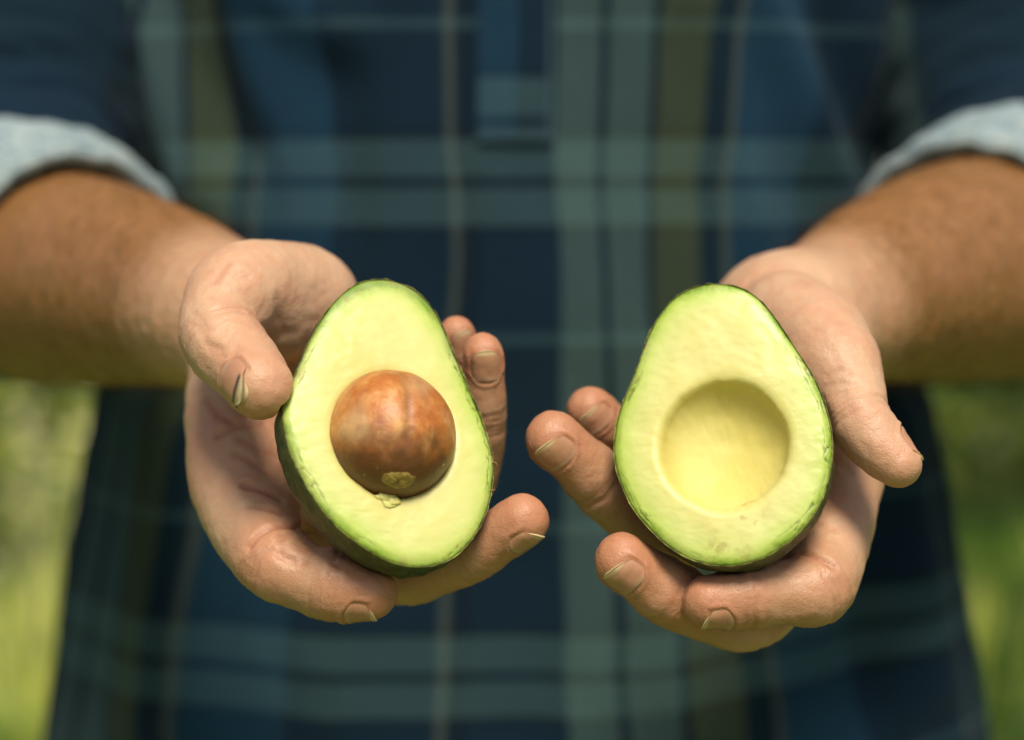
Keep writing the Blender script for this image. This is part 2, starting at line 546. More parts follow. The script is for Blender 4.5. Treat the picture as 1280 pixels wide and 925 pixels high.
def build_half(h, name, label, pit):
    base = to_world(h.c)
    root = empty(name, base, label, 'avocado half', 'halves of the cut avocado')
    NTH = 360
    th = np.linspace(-math.pi, math.pi, NTH, endpoint=False)
    rim = h.rad(th)
    rc = 1.0 / np.sqrt((np.cos(th) / h.cav[0]) ** 2 + (np.sin(th) / h.cav[1]) ** 2)
    P3 = np.stack([np.cos(th), np.sin(th), th * 0], -1)
    if pit:
        rc = rc * 0.955
    rc = rc * (1 + 0.018 * vnoise(P3, 3.0, 5) + 0.010 * fbm(P3, 9.0, 6))
    # rings: hollow, lip, face, rounded rim
    rings, cavm, rimm, brm = [], [], [], []
    NC = 44
    cd = 0.0150
    for i in range(NC + 1):
        q = math.sin(i / NC * math.pi / 2) * 0.985
        r = (rc.mean() * (np.cos(th) ** 2 * h.cav[0] + np.sin(th) ** 2 * h.cav[1]) / (0.5 * (h.cav[0] + h.cav[1])) * (1 - q ** 5) + rc * q ** 5) * q
        w = -cd * np.sqrt(max(0.0, 1 - q ** 2)) - 0.0002
        rings.append((r, w + 0 * th))
        cavm.append(1.0 + 0 * th)
    for k, (dr, w) in enumerate([(0.0001, -0.0021), (0.0005, -0.0012), (0.0012, -0.0005), (0.0022, -0.0001)]):
        rings.append((rc + dr, w + 0 * th))
        cavm.append([0.8, 0.5, 0.2, 0.05][k] + 0 * th)
    NF = 46
    for i in range(1, NF + 1):
        t = (i / NF) ** 0.9
        r = rc + 0.0030 + (rim - 0.0008 - rc - 0.0030) * t
        rings.append((r, -0.0006 * max(0, (t - 0.8) / 0.2) ** 2 + 0 * th))
        cavm.append(0 * th)
    for dr, w in ((-0.0003, -0.0010), (0.0, -0.0018), (0.0, -0.0034)):
        rings.append((rim + dr, w + 0 * th))
        cavm.append(0 * th)
    rr = np.array([a for a, _ in rings])
    ww = np.array([b for _, b in rings])
    cc = np.array(cavm)
    a, b = rr * np.cos(th), rr * np.sin(th)
    ab = np.stack([a, b, 0 * a], -1)
    flat = (cc < 0.5) * 1.0
    ww = ww + flat * (0.0005 * fbm(ab, 70, 11) + 0.00012 * fbm(ab * np.array([1, 1.6, 1]), 300, 12)) + (1 - flat) * (0.00035 * fbm(ab, 110, 15) + 0.00025 * fbm(ab * np.array([1, 0.5, 1]), 420, 16))
    # gentle bow of the cut
    ww += flat * -0.0012 * ((rr - rc) / (rim - rc + 1e-6)).clip(0, 1) ** 3
    # distance to peel in mm (approx: nearest rim sample)
    rp = np.stack([rim * np.cos(th), rim * np.sin(th)], -1)
    q = np.stack([a, b], -1).reshape(-1, 2)
    dist = np.full(len(q), 1e9)
    for j in range(0, NTH, 2):
        dist = np.minimum(dist, (q[:, 0] - rp[j, 0]) ** 2 + (q[:, 1] - rp[j, 1]) ** 2)
    dist = np.sqrt(dist) * 1000
    # the narrow end of the fruit is greener
    topness = np.clip((q[:, 1] - 0.030) / 0.022, 0, 1)
    dist = dist - (2.2 if pit else 0.6) * topness
    ang = np.broadcast_to(th, rr.shape).reshape(-1)
    cq = np.stack([np.cos(ang) * 2.6, np.sin(ang) * 2.6, dist * 0.30], -1)
    ridge = 1 - np.abs(fbm(cq * 2.2, 1.0, 77 + pit, 3)) * 9
    crack = np.clip(ridge, 0, 1) * np.exp(-((dist - 1.7) / 1.3) ** 2) * np.clip(vnoise(cq, 0.9, 79) * 2.4 + 0.35, 0, 1)
    ww = ww - 0.0005 * crack.reshape(ww.shape)
    V = to_world(h.out(a, b, ww)).reshape(-1, 3)
    bru = sum(np.exp(-((q[:, 0] - bx) ** 2 + (q[:, 1] - by) ** 2) / (2 * bs ** 2)) for bx, by, bs in ((0.007, -0.0215, 0.003), (0.002, -0.024, 0.003), (-0.004, -0.036, 0.002), (0.004, -0.030, 0.006)))
    fo = mesh_obj('flesh', V, grid_faces(len(rings), NTH, False, True)[:, ::-1], FLESH, root,
                  attrs={'rim': dist, 'cavity': cc.reshape(-1), 'crack': crack, 'bruise': bru * (0.1 if pit else 0.6) + (dist < 2.5) * 0.4})
    # peel: outside shell from the ragged rim round the back
    prs = []
    rag = 0.0007 * fbm(P3 * 1.0, 9, 31) + 0.0006 * fbm(P3, 28, 32)
    prs.append((rim - 0.0002, -0.0022 + 0 * th, 1.0))
    prs.append((rim + 0.0000 + rag * 0.3, -0.0017 + rag, 1.0))
    prs.append((rim + 0.0001 + rag * 0.4, -0.0016 + rag, 1.0))
    prs.append((rim + 0.0002 + rag * 0.3, -0.0023 + rag * 0.5, 0.7))
    prs.append((rim + 0.0003, -0.0034 + 0 * th, 0.2))
    NB = 46
    for i in range(1, NB + 1):
        phi = i / NB * math.pi / 2
        wq = math.sin(phi) ** (2 / h.nexp)
        rq = max(math.cos(phi), 0.0) ** (2 / h.nexp)
        wz = -0.0034 - (h.depth - 0.0034) * wq
        prs.append(((rim + 0.0003) * rq + 1e-5, wz + 0 * th, 0.0))
    pr = np.array([x[0] for x in prs])
    pw = np.array([x[1] for x in prs])
    pe = np.array([x[2] + 0 * th for x in prs])
    P = np.stack([pr * np.cos(th), pr * np.sin(th), pw], -1)
    bumps = 0.0007 * fbm(P, 260, 41, 2) * (pe < 0.2)
    P = P * (1 + (bumps / 0.035))[..., None]
    V = to_world(h.out(P[..., 0], P[..., 1], P[..., 2])).reshape(-1, 3)
    mesh_obj('peel', V, grid_faces(len(prs), NTH, False, True)[:, ::-1], PEEL, root, attrs={'edge': pe.reshape(-1)})
    if pit:
        nu, nv = 120, 160
        la = np.linspace(-math.pi / 2 + 1e-3, math.pi / 2 - 1e-3, nu)
        lo = np.linspace(-math.pi, math.pi, nv, endpoint=False)
        LA, LO = np.meshgrid(la, lo, indexing='ij')
        D = np.stack([np.cos(LA) * np.sin(LO), np.sin(LA), np.cos(LA) * np.cos(LO)], -1)   # local u, v, w
        seam = np.exp(-((D[..., 0] + 0.02) / 0.075) ** 2) * (D[..., 2] > 0) * np.clip((D[..., 1] + 0.75) * 2, 0, 1) * np.clip((0.95 - D[..., 1]) * 4, 0, 1)
        rad = 1 + 0.02 * fbm(D, 1.6, 51) + 0.006 * fbm(D, 6, 52) - 0.020 * seam
        rad = rad - 0.10 * np.clip(-D[..., 1] - 0.70, 0, 1)                     # flattened bottom
        rad = rad + 0.025 * np.clip(-D[..., 1], 0, 1) * (1 - np.clip(-D[..., 1], 0, 1)) * 4 * 0.5
        D = D * (1 - np.stack([1, 0, 0.6]) * (0.13 * np.clip(-D[..., 1:2] - 0.15, 0, 1) ** 1.3))
        Q = D * rad[..., None] * np.array([0.0216, 0.0226, 0.0205])
        off = np.array([0.0, 0.0, -0.0025])
        Q = Q + off
        V = to_world(h.out(Q[..., 0], Q[..., 1], Q[..., 2])).reshape(-1, 3)
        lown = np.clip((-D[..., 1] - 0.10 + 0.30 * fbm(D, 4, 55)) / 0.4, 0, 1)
        po = mesh_obj('pit', V, grid_faces(nu, nv, False, True), PIT, root,
                      attrs={'low': lown.reshape(-1), 'seam': (seam * (0.55 + 0.45 * fbm(D, 5, 57))).clip(0, 1).reshape(-1)})
        # scar at the base of the pit: two pale lobes with crumbs
        nu2, nv2 = 40, 60
        la = np.linspace(-math.pi / 2 + 1e-3, math.pi / 2 - 1e-3, nu2)
        lo = np.linspace(-math.pi, math.pi, nv2, endpoint=False)
        LA, LO = np.meshgrid(la, lo, indexing='ij')
        D = np.stack([np.cos(LA) * np.sin(LO), np.sin(LA), np.cos(LA) * np.cos(LO)], -1)
        rr_ = np.sin((LA / math.pi + 0.5) * math.pi / 2)                       # 0..1 from the middle of the scar to its edge
        lob = (1 + 0.05 * np.cos(2 * LO) + 0.22 * fbm(np.stack([np.cos(LO), np.sin(LO), 0 * LO], -1), 2.5, 61))
        du, dv = 0.33 * rr_ * lob * np.cos(LO), 0.21 * rr_ * lob * np.sin(LO)
        d0 = np.array([0.0, -0.845, 0.535])
        Dn = d0 + du[..., None] * np.array([1.0, 0, 0]) + dv[..., None] * np.array([0, 0.60, 0.80])
        Dn = Dn / np.linalg.norm(Dn, axis=-1, keepdims=True)
        hgt = 0.0011 * np.sqrt(np.clip(1 - rr_ ** 2, 0, 1)) - 0.0005 + 0.0007 * fbm(np.stack([du * 9, dv * 9, 0 * du], -1), 1.6, 62) * (1 - rr_) - 0.0005 * np.exp(-(du / 0.05) ** 2) * (1 - rr_)
        Q = Dn * (1 - np.stack([1, 0, 0.6]) * (0.13 * np.clip(-Dn[..., 1:2] - 0.15, 0, 1) ** 1.3))
        Q = Q * (1 - 0.10 * np.clip(-Dn[..., 1:2] - 0.70, 0, 1)) * np.array([0.0216, 0.0226, 0.0205]) + Dn * hgt[..., None] + off
        mesh_obj('pit_scar', to_world(h.out(Q[..., 0], Q[..., 1], Q[..., 2])).reshape(-1, 3), grid_faces(nu2, nv2, False, True), CAPM, po)
        # shreds of flesh that still join the scar to the cut face
        for k in range(6):
            cx, cy, cz = rng.normal(-0.0005, 0.0018), -0.0222 + rng.normal(0, 0.0009), 0.0001
            rd = np.array([rng.uniform(0.0008, 0.0026), rng.uniform(0.0008, 0.0019), rng.uniform(0.0004, 0.0009)])
            D2 = np.stack([np.cos(LA) * np.sin(LO), np.sin(LA), np.cos(LA) * np.cos(LO)], -1)[::4, ::5]
            Q = D2 * (1 + 0.55 * fbm(D2 + k * 3.1, 2.6, 63))[..., None] * rd + np.array([cx, cy, cz])
            mesh_obj('flesh_shred', to_world(h.out(Q[..., 0], Q[..., 1], Q[..., 2])).reshape(-1, 3), grid_faces(10, 12, False, True), SHRED, fo)
    return root


def fibre(h, root, px, py, pts, rad):
    a0, b0 = h.on_plane(px, py)
    o = h.out(np.array(a0), np.array(b0), np.array(-0.002))
    P = [o + np.array(q) * 0.001 for q in pts]
    V = []
    for k, q in enumerate(P):
        r = rad * (1 - 0.6 * k / (len(P) - 1))
        for j in range(5):
            V.append(q + r * np.array([0.3 * math.cos(j * 1.2566), math.cos(j * 1.2566), math.sin(j * 1.2566)]))
    mesh_obj('peel_fibre', to_world(np.array(V)), grid_faces(len(P), 5, False, True), CAPM, root)


half_l = build_half(AL, 'avocado_half', 'green avocado half with the round brown pit still in its flesh', True)
half_r = build_half(AR, 'avocado_half', 'green avocado half with an empty yellow hollow where the pit was', False)

fibre(AL, half_l, 617, 577, [(-1, 0, 0), (0.6, 0, 0.5), (1.6, -0.3, 0.2), (2.2, -0.4, -0.9)], 0.00032)
fibre(AL, half_l, 616, 566, [(-1, 0, 0), (0.5, 0, 0.5), (1.0, -0.2, 1.0)], 0.00025)
fibre(AL, half_l, 616, 610, [(-1, 0, 0), (0.8, -0.2, -0.2), (1.4, -0.2, 0.3)], 0.00028)

# ------------------------------------------------------------------ hands: signed distance field


def chain(pts, n=6):
    """pts: (px, py, mm behind 0.6 m, radius px) -> dense polyline of spheres in camera-aligned metres"""
    P = []
    for x, y, dz, r in pts:
        d = 0.6 + dz / 1000.0
        P.append(np.append(U(x, y, d), r / F * d))
    P = np.array(P)
    Q = np.vstack([2 * P[0] - P[1], P, 2 * P[-1] - P[-2]])
    out = []
    for i in range(1, len(Q) - 2):
        for t in np.linspace(0, 1, n, endpoint=False):
            a, b, c, e = Q[i - 1], Q[i], Q[i + 1], Q[i + 2]
            out.append(0.5 * ((2 * b) + (-a + c) * t + (2 * a - 5 * b + 4 * c - e) * t * t + (-a + 3 * b - 3 * c + e) * t ** 3))
    out.append(P[-1])
    return np.array(out)


def d_chain(p, C):
    lo = (C[:, :3] - C[:, 3:]).min(0)
    hi = (C[:, :3] + C[:, 3:]).max(0)
    q = np.maximum(np.maximum(lo - p, p - hi), 0)
    box = np.sqrt((q * q).sum(1))
    res = box + 0.014
    m = box < 0.014
    pp = p[m]
    if len(pp):
        best = np.full(len(pp), 1e9)
        for i in range(len(C) - 1):
            a, b = C[i, :3], C[i + 1, :3]
            ab = b - a
            L = ab.dot(ab) + 1e-12
            pa = pp - a
            t = np.clip((pa @ ab) / L, 0, 1)
            dd = pa - t[:, None] * ab
            best = np.minimum(best, np.sqrt((dd * dd).sum(1)) - (C[i, 3] + t * (C[i + 1, 3] - C[i, 3])))
        res[m] = best
    return res


def smin(a, b, k):
    h = np.clip(0.5 + 0.5 * (b - a) / k, 0, 1)
    return b + (a - b) * h - k * h * (1 - h)


def smax(a, b, k):
    return -smin(-a, -b, k)


class Hand:
    def __init__(s, arm, palm, thumb, fingers, half, joints):
        s.arm = chain(arm)
        s.palm = [chain(c, 4) for c in palm]
        s.thumb = chain(thumb)
        s.fingers = [chain(c) for c in fingers]
        s.half = half
        s.joints = [(c, j * 6, 1.0) for c, js in zip(s.fingers, joints) for j in js] + [(s.thumb, 24, 1.2)]
        for c, j, _ in s.joints:
            i = np.arange(len(c))
            c[:, 3] *= 1 + 0.045 * np.exp(-((i - j) / 2.2) ** 2) - 0.035 * np.exp(-((i - j - 6) / 3.0) ** 2)

    def sdf(s, p):
        body = d_chain(p, s.arm)
        pm = d_chain(p, s.palm[0])
        for c in s.palm[1:]:
            pm = smin(pm, d_chain(p, c), 0.009)
        body = smin(body, pm, 0.014)
        res = smin(body, d_chain(p, s.thumb), 0.006)
        for c in s.fingers:
            f = smin(body, d_chain(p, c), 0.005)
            res = smin(res, f, 0.0007)
        if s.half is not None:
            res = smax(res, -s.half.sdf(p) + 0.0002, 0.002)
        return res

    def grad(s, p, e=0.0006):
        g = np.stack([s.sdf(p + np.eye(3)[k] * e) - s.sdf(p - np.eye(3)[k] * e) for k in range(3)], -1)
        return g / (np.linalg.norm(g, axis=1, keepdims=True) + 1e-12)


def surface_nets(f, lo, hi, h, nb=6):
    n = (np.ceil((hi - lo) / h / nb).astype(int)) * nb
    shape = tuple(n + 1)
    vol = np.ones(shape, np.float32)
    bc = n // nb
    ii = np.stack(np.meshgrid(*[np.arange(k) for k in bc], indexing='ij'), -1).reshape(-1, 3)
    cen = lo + (ii + 0.5) * nb * h
    v = f(cen)
    near = np.abs(v) < nb * h * 0.87 * 1.6 + 0.002
    for (i, j, k) in ii[(~near) & (v < 0)]:
        vol[i * nb:i * nb + nb + 1, j * nb:j * nb + nb + 1, k * nb:k * nb + nb + 1] = -1
    off = np.stack(np.meshgrid(*[np.arange(nb + 1)] * 3, indexing='ij'), -1).reshape(-1, 3)
    bl = ii[near]
    CH = 800
    for c0 in range(0, len(bl), CH):
        b = bl[c0:c0 + CH]
        idx = (b[:, None, :] * nb + off[None]).reshape(-1, 3)
        vol[idx[:, 0], idx[:, 1], idx[:, 2]] = f(lo + idx * h)
    s = vol < 0
    # cells with a sign change
    c = [s[a:s.shape[0] - 1 + a, b:s.shape[1] - 1 + b, d:s.shape[2] - 1 + d] for a in (0, 1) for b in (0, 1) for d in (0, 1)]
    any_, all_ = c[0].copy(), c[0].copy()
    for q in c[1:]:
        any_ |= q
        all_ &= q
    act = any_ & ~all_
    cells = np.argwhere(act)
    idm = np.full(act.shape, -1, np.int32)
    idm[act] = np.arange(len(cells))
    corners = np.array([(a, b, d) for a in (0, 1) for b in (0, 1) for d in (0, 1)])
    cv = np.stack([vol[cells[:, 0] + a, cells[:, 1] + b, cells[:, 2] + d] for a, b, d in corners], 1)
    acc = np.zeros((len(cells), 3))
    cnt = np.zeros(len(cells))
    for e0 in range(8):
        for e1 in range(e0 + 1, 8):
            if np.abs(corners[e0] - corners[e1]).sum() != 1:
                continue
            a, b = cv[:, e0], cv[:, e1]
            m = (a < 0) != (b < 0)
            t = np.where(m, a / (a - b + 1e-20), 0)
            acc[m] += corners[e0] + t[m, None] * (corners[e1] - corners[e0])
            cnt[m] += 1
    verts = lo + (cells + acc / cnt[:, None]) * h
    faces = []
    for ax in range(3):
        o1, o2 = [(1, 2), (2, 0), (0, 1)][ax]
        sl0 = [slice(None)] * 3
        sl1 = [slice(None)] * 3
        sl0[ax] = slice(0, -1)
        sl1[ax] = slice(1, None)
        A, B = s[tuple(sl0)], s[tuple(sl1)]
        ed = np.argwhere(A != B)
        ok = (ed[:, o1] > 0) & (ed[:, o2] > 0) & (ed[:, o1] < act.shape[o1]) & (ed[:, o2] < act.shape[o2])
        ed = ed[ok]
        flip = A[ed[:, 0], ed[:, 1], ed[:, 2]]

        def cid(d1, d2):
            q = ed.copy()
            q[:, o1] -= d1
            q[:, o2] -= d2
            return idm[q[:, 0], q[:, 1], q[:, 2]]
        q = np.stack([cid(1, 1), cid(0, 1), cid(0, 0), cid(1, 0)], 1)
        q[~flip] = q[~flip][:, ::-1]
        faces.append(q)
    faces = np.vstack(faces)
    faces = faces[(faces >= 0).all(1)]
    return verts, faces


# px, py, mm behind 0.6 m, radius px.  Person's right hand (picture left)
HL = Hand(
    arm=[(365, 400, 78, 62), (318, 396, 88, 82), (270, 392, 100, 94), (200, 370, 145, 113), (100, 350, 205, 130), (10, 335, 262, 136), (-40, 280, 290, 135)],
    palm=[
        [(330, 400, 80, 75), (300, 500, 62, 66), (305, 590, 45, 66)],
        [(345, 400, 82, 75), (370, 520, 72, 66), (385, 635, 60, 60)],
        [(360, 400, 86, 72), (420, 520, 80, 62), (455, 610, 74, 54)],
        [(375, 400, 88, 66), (450, 490, 84, 58), (490, 560, 80, 46)],
        [(395, 392, 66, 60), (375, 380, 56, 68), (335, 390, 42, 66)],
    ],
    thumb=[(372, 372, 55, 66), (338, 362, 40, 62), (300, 368, 26, 63), (276, 398, 14, 50), (278, 425, 6, 51), (304, 456, -4, 48), (326, 483, -16, 42)],
    fingers=[
        [(300, 575, 46, 64), (308, 625, 34, 62), (326, 672, 20, 53), (348, 703, 8, 48), (385, 722, 3, 44), (420, 732, 0, 45), (462, 741, -3, 36)],
        [(385, 635, 62, 56), (440, 690, 48, 46), (505, 712, 30, 43), (548, 707, 20, 38), (592, 688, 12, 38), (625, 668, 6, 35), (653, 651, 2, 33)],
        [(455, 610, 74, 48), (520, 620, 62, 40), (575, 605, 50, 37), (598, 565, 42, 33), (604, 520, 34, 29), (605, 475, 28, 27), (604, 442, 24, 26)],
        [(490, 560, 80, 42), (530, 545, 72, 33), (560, 520, 62, 29), (574, 480, 54, 26), (576, 445, 48, 25), (571, 418, 44, 24)],
    ],
    half=AL, joints=[(3, 5), (2, 4), (2, 4), (2, 4)])
# person's left hand (picture right)
HR = Hand(
    arm=[(955, 395, 78, 52), (985, 398, 88, 70), (1030, 395, 102, 88), (1110, 362, 150, 116), (1200, 340, 205, 137), (1285, 325, 262, 140), (1330, 270, 290, 138)],
    palm=[
        [(1000, 400, 80, 68), (1035, 500, 62, 62), (1045, 590, 45, 56)],
        [(985, 400, 84, 70), (1000, 520, 72, 64), (990, 630, 62, 56)],
        [(970, 400, 88, 66), (950, 520, 82, 58), (925, 610, 74, 50)],
        [(960, 400, 90, 60), (920, 490, 86, 52), (885, 560, 80, 44)],
        [(970, 392, 66, 52), (990, 405, 52, 58), (1020, 430, 38, 60)],
    ],
    thumb=[(985, 400, 52, 56), (1010, 415, 40, 58), (1040, 448, 24, 58), (1062, 490, 12, 45), (1072, 522, 4, 41), (1096, 554, -2, 38), (1122, 580, -6, 30)],
    fingers=[
        [(1048, 585, 46, 54), (1046, 640, 32, 50), (1036, 695, 16, 46), (1018, 735, 4, 46), (975, 742, 0, 41), (930, 745, -3, 42), (886, 752, -6, 35)],
        [(988, 635, 62, 52), (985, 710, 42, 44), (940, 768, 22, 43), (885, 764, 13, 40), (838, 742, 6, 42), (805, 720, 2, 38), (779, 701, -1, 36)],
        [(925, 615, 74, 46), (870, 665, 58, 40), (825, 672, 44, 40), (785, 640, 32, 38), (748, 602, 24, 39), (718, 572, 18, 36), (692, 549, 14, 35)],
        [(885, 560, 80, 42), (835, 585, 70, 35), (800, 580, 60, 33), (775, 555, 52, 32), (755, 532, 46, 32), (738, 513, 42, 31)],
    ],
    half=AR, joints=[(3, 5), (2, 4), (2, 4), (2, 4)])


def ray_hit(hand, px, py, d0=0.50, d1=0.9):
    d = np.array([U(px, py, 1.0)])
    t = np.array([d0])
    for _ in range(160):
        v = hand.sdf(d * t[:, None])
        t = t + np.maximum(v * 0.7, 0.0) / np.linalg.norm(d)
        if v[0] < 1e-4 or t[0] > d1:
            break
    return (d * t[:, None])[0]


def poly_dist(P, line):
    best = np.full(len(P), 1e9)
    for a, b in zip(line[:-1], line[1:]):
        ab = b - a
        t = np.clip(((P - a) @ ab) / (ab.dot(ab) + 1e-14), 0, 1)
        best = np.minimum(best, np.linalg.norm(P - a - t[:, None] * ab, axis=1))
    return best


def mesh_normals(V, Fc):
    fn = np.cross(V[Fc[:, 2]] - V[Fc[:, 0]], V[Fc[:, 3]] - V[Fc[:, 1]])
    N = np.zeros_like(V)
    for k in range(4):
        for a in range(3):
            N[:, a] += np.bincount(Fc[:, k], fn[:, a], len(V))
    return N / (np.linalg.norm(N, axis=1, keepdims=True) + 1e-20)


def build_hand_surface(hand, lo, hi, creases, reds, h=0.00085):
    V, Fc = surface_nets(hand.sdf, lo, hi, h)
    for _ in range(2):
        g = mesh_normals(V, Fc)
        V = V - g * np.clip(hand.sdf(V), -h, h)[:, None]
    g = mesh_normals(V, Fc)
    cre = np.zeros(len(V))
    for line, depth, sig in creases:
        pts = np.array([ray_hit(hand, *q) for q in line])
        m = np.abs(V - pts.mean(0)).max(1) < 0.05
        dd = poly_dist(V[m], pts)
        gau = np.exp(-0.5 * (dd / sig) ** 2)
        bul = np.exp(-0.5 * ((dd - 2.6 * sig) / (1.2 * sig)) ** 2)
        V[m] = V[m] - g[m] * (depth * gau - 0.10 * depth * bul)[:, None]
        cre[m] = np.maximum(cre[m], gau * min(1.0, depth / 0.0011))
    # folds across the finger joints: two on the inside of the bend, a few fine ones over the knuckle
    for c, j, amp in hand.joints:
        j = min(j, len(c) - 4)
        J, a0, a1 = c[j, :3], c[j - 3, :3], c[j + 3, :3]
        axj = (a1 - a0) / np.linalg.norm(a1 - a0)
        inn = a0 + a1 - 2 * J
        if np.linalg.norm(inn) < 2e-4:
            inn = np.array([0, 0.6, 0.8])
        inn = inn - axj * inn.dot(axj)
        inn /= np.linalg.norm(inn) + 1e-9
        d = V - J
        m = (np.linalg.norm(d, axis=1) < c[j, 3] * 1.9) & (np.abs(d @ axj) < 0.010)
        if not m.any():
            continue
        # only skin that belongs to this finger
        m[m] = d_chain(V[m], c) < 0.0035
        dm = d[m]
        t = dm @ axj + 0.0014 * fbm(V[m], 130, 91)
        rad_ = dm - (dm @ axj)[:, None] * axj
        side = (rad_ @ inn) / (np.linalg.norm(rad_, axis=1) + 1e-9)
        wi = np.clip(side * 1.4 + 0.5, 0, 1)
        wo = np.clip(-side * 1.4 + 0.1, 0, 1)
        gi = np.exp(-0.5 * (t / 0.0008) ** 2) + 0.6 * np.exp(-0.5 * ((t - 0.0026) / 0.0008) ** 2)
        go = sum(np.exp(-0.5 * ((t - q) / 0.0006) ** 2) for q in (-0.0042, -0.0022, -0.0002, 0.0020, 0.0040))
        V[m] -= g[m] * (0.00075 * amp * wi * gi + 0.00040 * amp * wo * go)[:, None]
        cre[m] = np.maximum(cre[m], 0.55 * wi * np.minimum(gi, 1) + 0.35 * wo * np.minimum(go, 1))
    # soft irregularity of flesh and tendons
    V = V + g * (0.0006 * fbm(V, 90, 71) + 0.00025 * fbm(V, 260, 73))[:, None]
    # nail beds: the plate lies sunk between a raised fold at its root and along its sides
    for (hd, c, nrm, length, half), kw in hand.nails:
        tip = c[-1, :3]
        ax = c[-1, :3] - c[-4, :3]
        ax /= np.linalg.norm(ax)
        n0 = np.array(nrm, float)
        n0 -= ax * n0.dot(ax)
        n0 /= np.linalg.norm(n0)
        sd = np.cross(ax, n0)
        r = c[-1, 3]
        m = np.where((np.linalg.norm(V - tip, axis=1) < 0.022) & (d_chain(V, c) < 0.0025))[0]
        d = V[m] - tip
        sN = (d @ ax - (r * 0.52 - length)) / length
        t = np.arctan2(d @ sd, d @ n0) / half
        ta = np.minimum(np.abs(t), 1)
        e = np.maximum((np.abs(t) - 1) * half * r, (0.34 * ta ** 2.6 - sN) * length)
        front = np.clip((0.93 - sN) / 0.12, 0, 1) * (np.abs(t) < 1.9)
        fold = 0.00042 * np.exp(-((e - 0.0008) / 0.0007) ** 2) - 0.00035 / (1 + np.exp(np.clip((e + 0.0002) / 0.00018, -30, 30)))
        V[m] = V[m] + g[m] * (fold * front)[:, None]
        cre[m] = np.maximum(cre[m], 0.6 * front * np.exp(-((e - 0.0001) / 0.0005) ** 2))
    red = np.zeros(len(V))
    for c, rad, amt in reds:
        red = np.maximum(red, amt * np.exp(-0.5 * (np.linalg.norm(V - c, axis=1) / rad) ** 2))
    C = hand.arm
    wr = C[12, :3]
    ax = C[24, :3] - C[10, :3]
    ax /= np.linalg.norm(ax)
    tan = np.clip(((V - wr) @ ax + 0.034 + 0.006 * fbm(V, 60, 75)) / 0.060, 0, 1)
    for c in hand.fingers:
        tip, dip = c[-1, :3], c[-7, :3]
        ax = (tip - dip) / np.linalg.norm(tip - dip)
        dd = poly_dist(V, c[len(c) // 2:, :3])
        tan = np.maximum(tan, 0.42 * np.exp(-0.5 * (np.maximum(dd - c[-1, 3], 0) / 0.006) ** 2))
    return V, Fc, tan, red, cre


def reds_for(hand):
    out = []
    for c in hand.fingers:
        out.append((c[-1, :3], c[-1, 3] * 1.3, 0.75))
        out.append((c[len(c) // 2, :3], c[len(c) // 2, 3] * 1.1, 0.35))
    out.append((hand.thumb[-1, :3], hand.thumb[-1, 3] * 1.2, 0.45))
    out.append((hand.fingers[0][0, :3], 0.02, 0.45))
    return out


person = empty('person', (0.0, float(W(640, 462, 1.0)[1]), 0.0), 'person in a navy plaid shirt with rolled sleeves holding out two avocado halves', 'person')

CL = [
    ([(310, 684), (322, 669), (336, 660), (352, 656), (370, 659), (384, 664)], 0.0011, 0.0009),
    ([(305, 606), (328, 612), (350, 624)], 0.00126, 0.0011),
    ([(272, 545), (296, 534), (330, 530)], 0.0010, 0.0010),
    ([(258, 500), (272, 518), (290, 528)], 0.00108, 0.0011),
    ([(347, 375), (348, 396), (356, 414)], 0.00054, 0.0016),
    ([(300, 548), (322, 560), (346, 572)], 0.00072, 0.0011),
    ([(296, 566), (318, 580), (348, 600)], 0.00072, 0.0011), ([(310, 632), (330, 634), (352, 642)], 0.00072, 0.0010),
    ([(242, 392), (252, 400), (260, 412)], 0.0003, 0.0009), ([(240, 404), (250, 412), (258, 424)], 0.0003, 0.0009),
    ([(262, 372), (280, 378), (300, 380)], 0.0003, 0.0011), ([(296, 436), (290, 448), (286, 462)], 0.0003, 0.0012),
    ([(340, 690), (362, 700), (380, 704)], 0.00054, 0.0011), ([(560, 690), (572, 708)], 0.00054, 0.0011),
    ([(285, 330), (268, 352)], 0.00054, 0.0012),
    ([(262, 438), (280, 446)], 0.0003, 0.0009), ([(258, 430), (276, 436)], 0.00054, 0.0009),
    ([(420, 706), (424, 724), (420, 742)], 0.00090, 0.0010),
    ([(352, 668), (350, 690)], 0.00054, 0.0012),
]
CR = [
    ([(1000, 690), (1022, 697), (1042, 708)], 0.0012, 0.0010),
    ([(1015, 655), (1040, 662)], 0.0005, 0.0010),
    ([(1035, 470), (1050, 462), (1062, 466)], 0.00035, 0.0010),
    ([(1032, 482), (1050, 478), (1066, 482)], 0.0003, 0.0010),
    ([(1036, 495), (1052, 492)], 0.0002, 0.0011),
    ([(1040, 395), (1060, 420), (1068, 445)], 0.0002, 0.0020),
    ([(1000, 372), (1030, 388), (1045, 410)], 0.00015, 0.0022),
    ([(944, 718), (948, 738), (944, 756)], 0.0005, 0.0010),
    ([(1040, 575), (1062, 590)], 0.0004, 0.0012),
    ([(985, 342), (1010, 356), (1050, 366)], 0.0002, 0.0022),
]
HL.nails = [
    ((HL, HL.thumb, (-0.86, 0.36, 0.40), 0.0135, R(48)), dict(over=0.003, dirt=True)),
    ((HL, HL.fingers[0], (0.1, -0.45, -0.9), 0.0105, R(52)), dict()),
    ((HL, HL.fingers[1], (0.45, -0.45, -0.75), 0.0115, R(52)), dict()),
    ((HL, HL.fingers[2], (0.15, -1.0, 0.0), 0.0125, R(52)), dict()),
    ((HL, HL.fingers[3], (0.3, -0.9, 0.1), 0.0105, R(50)), dict())]
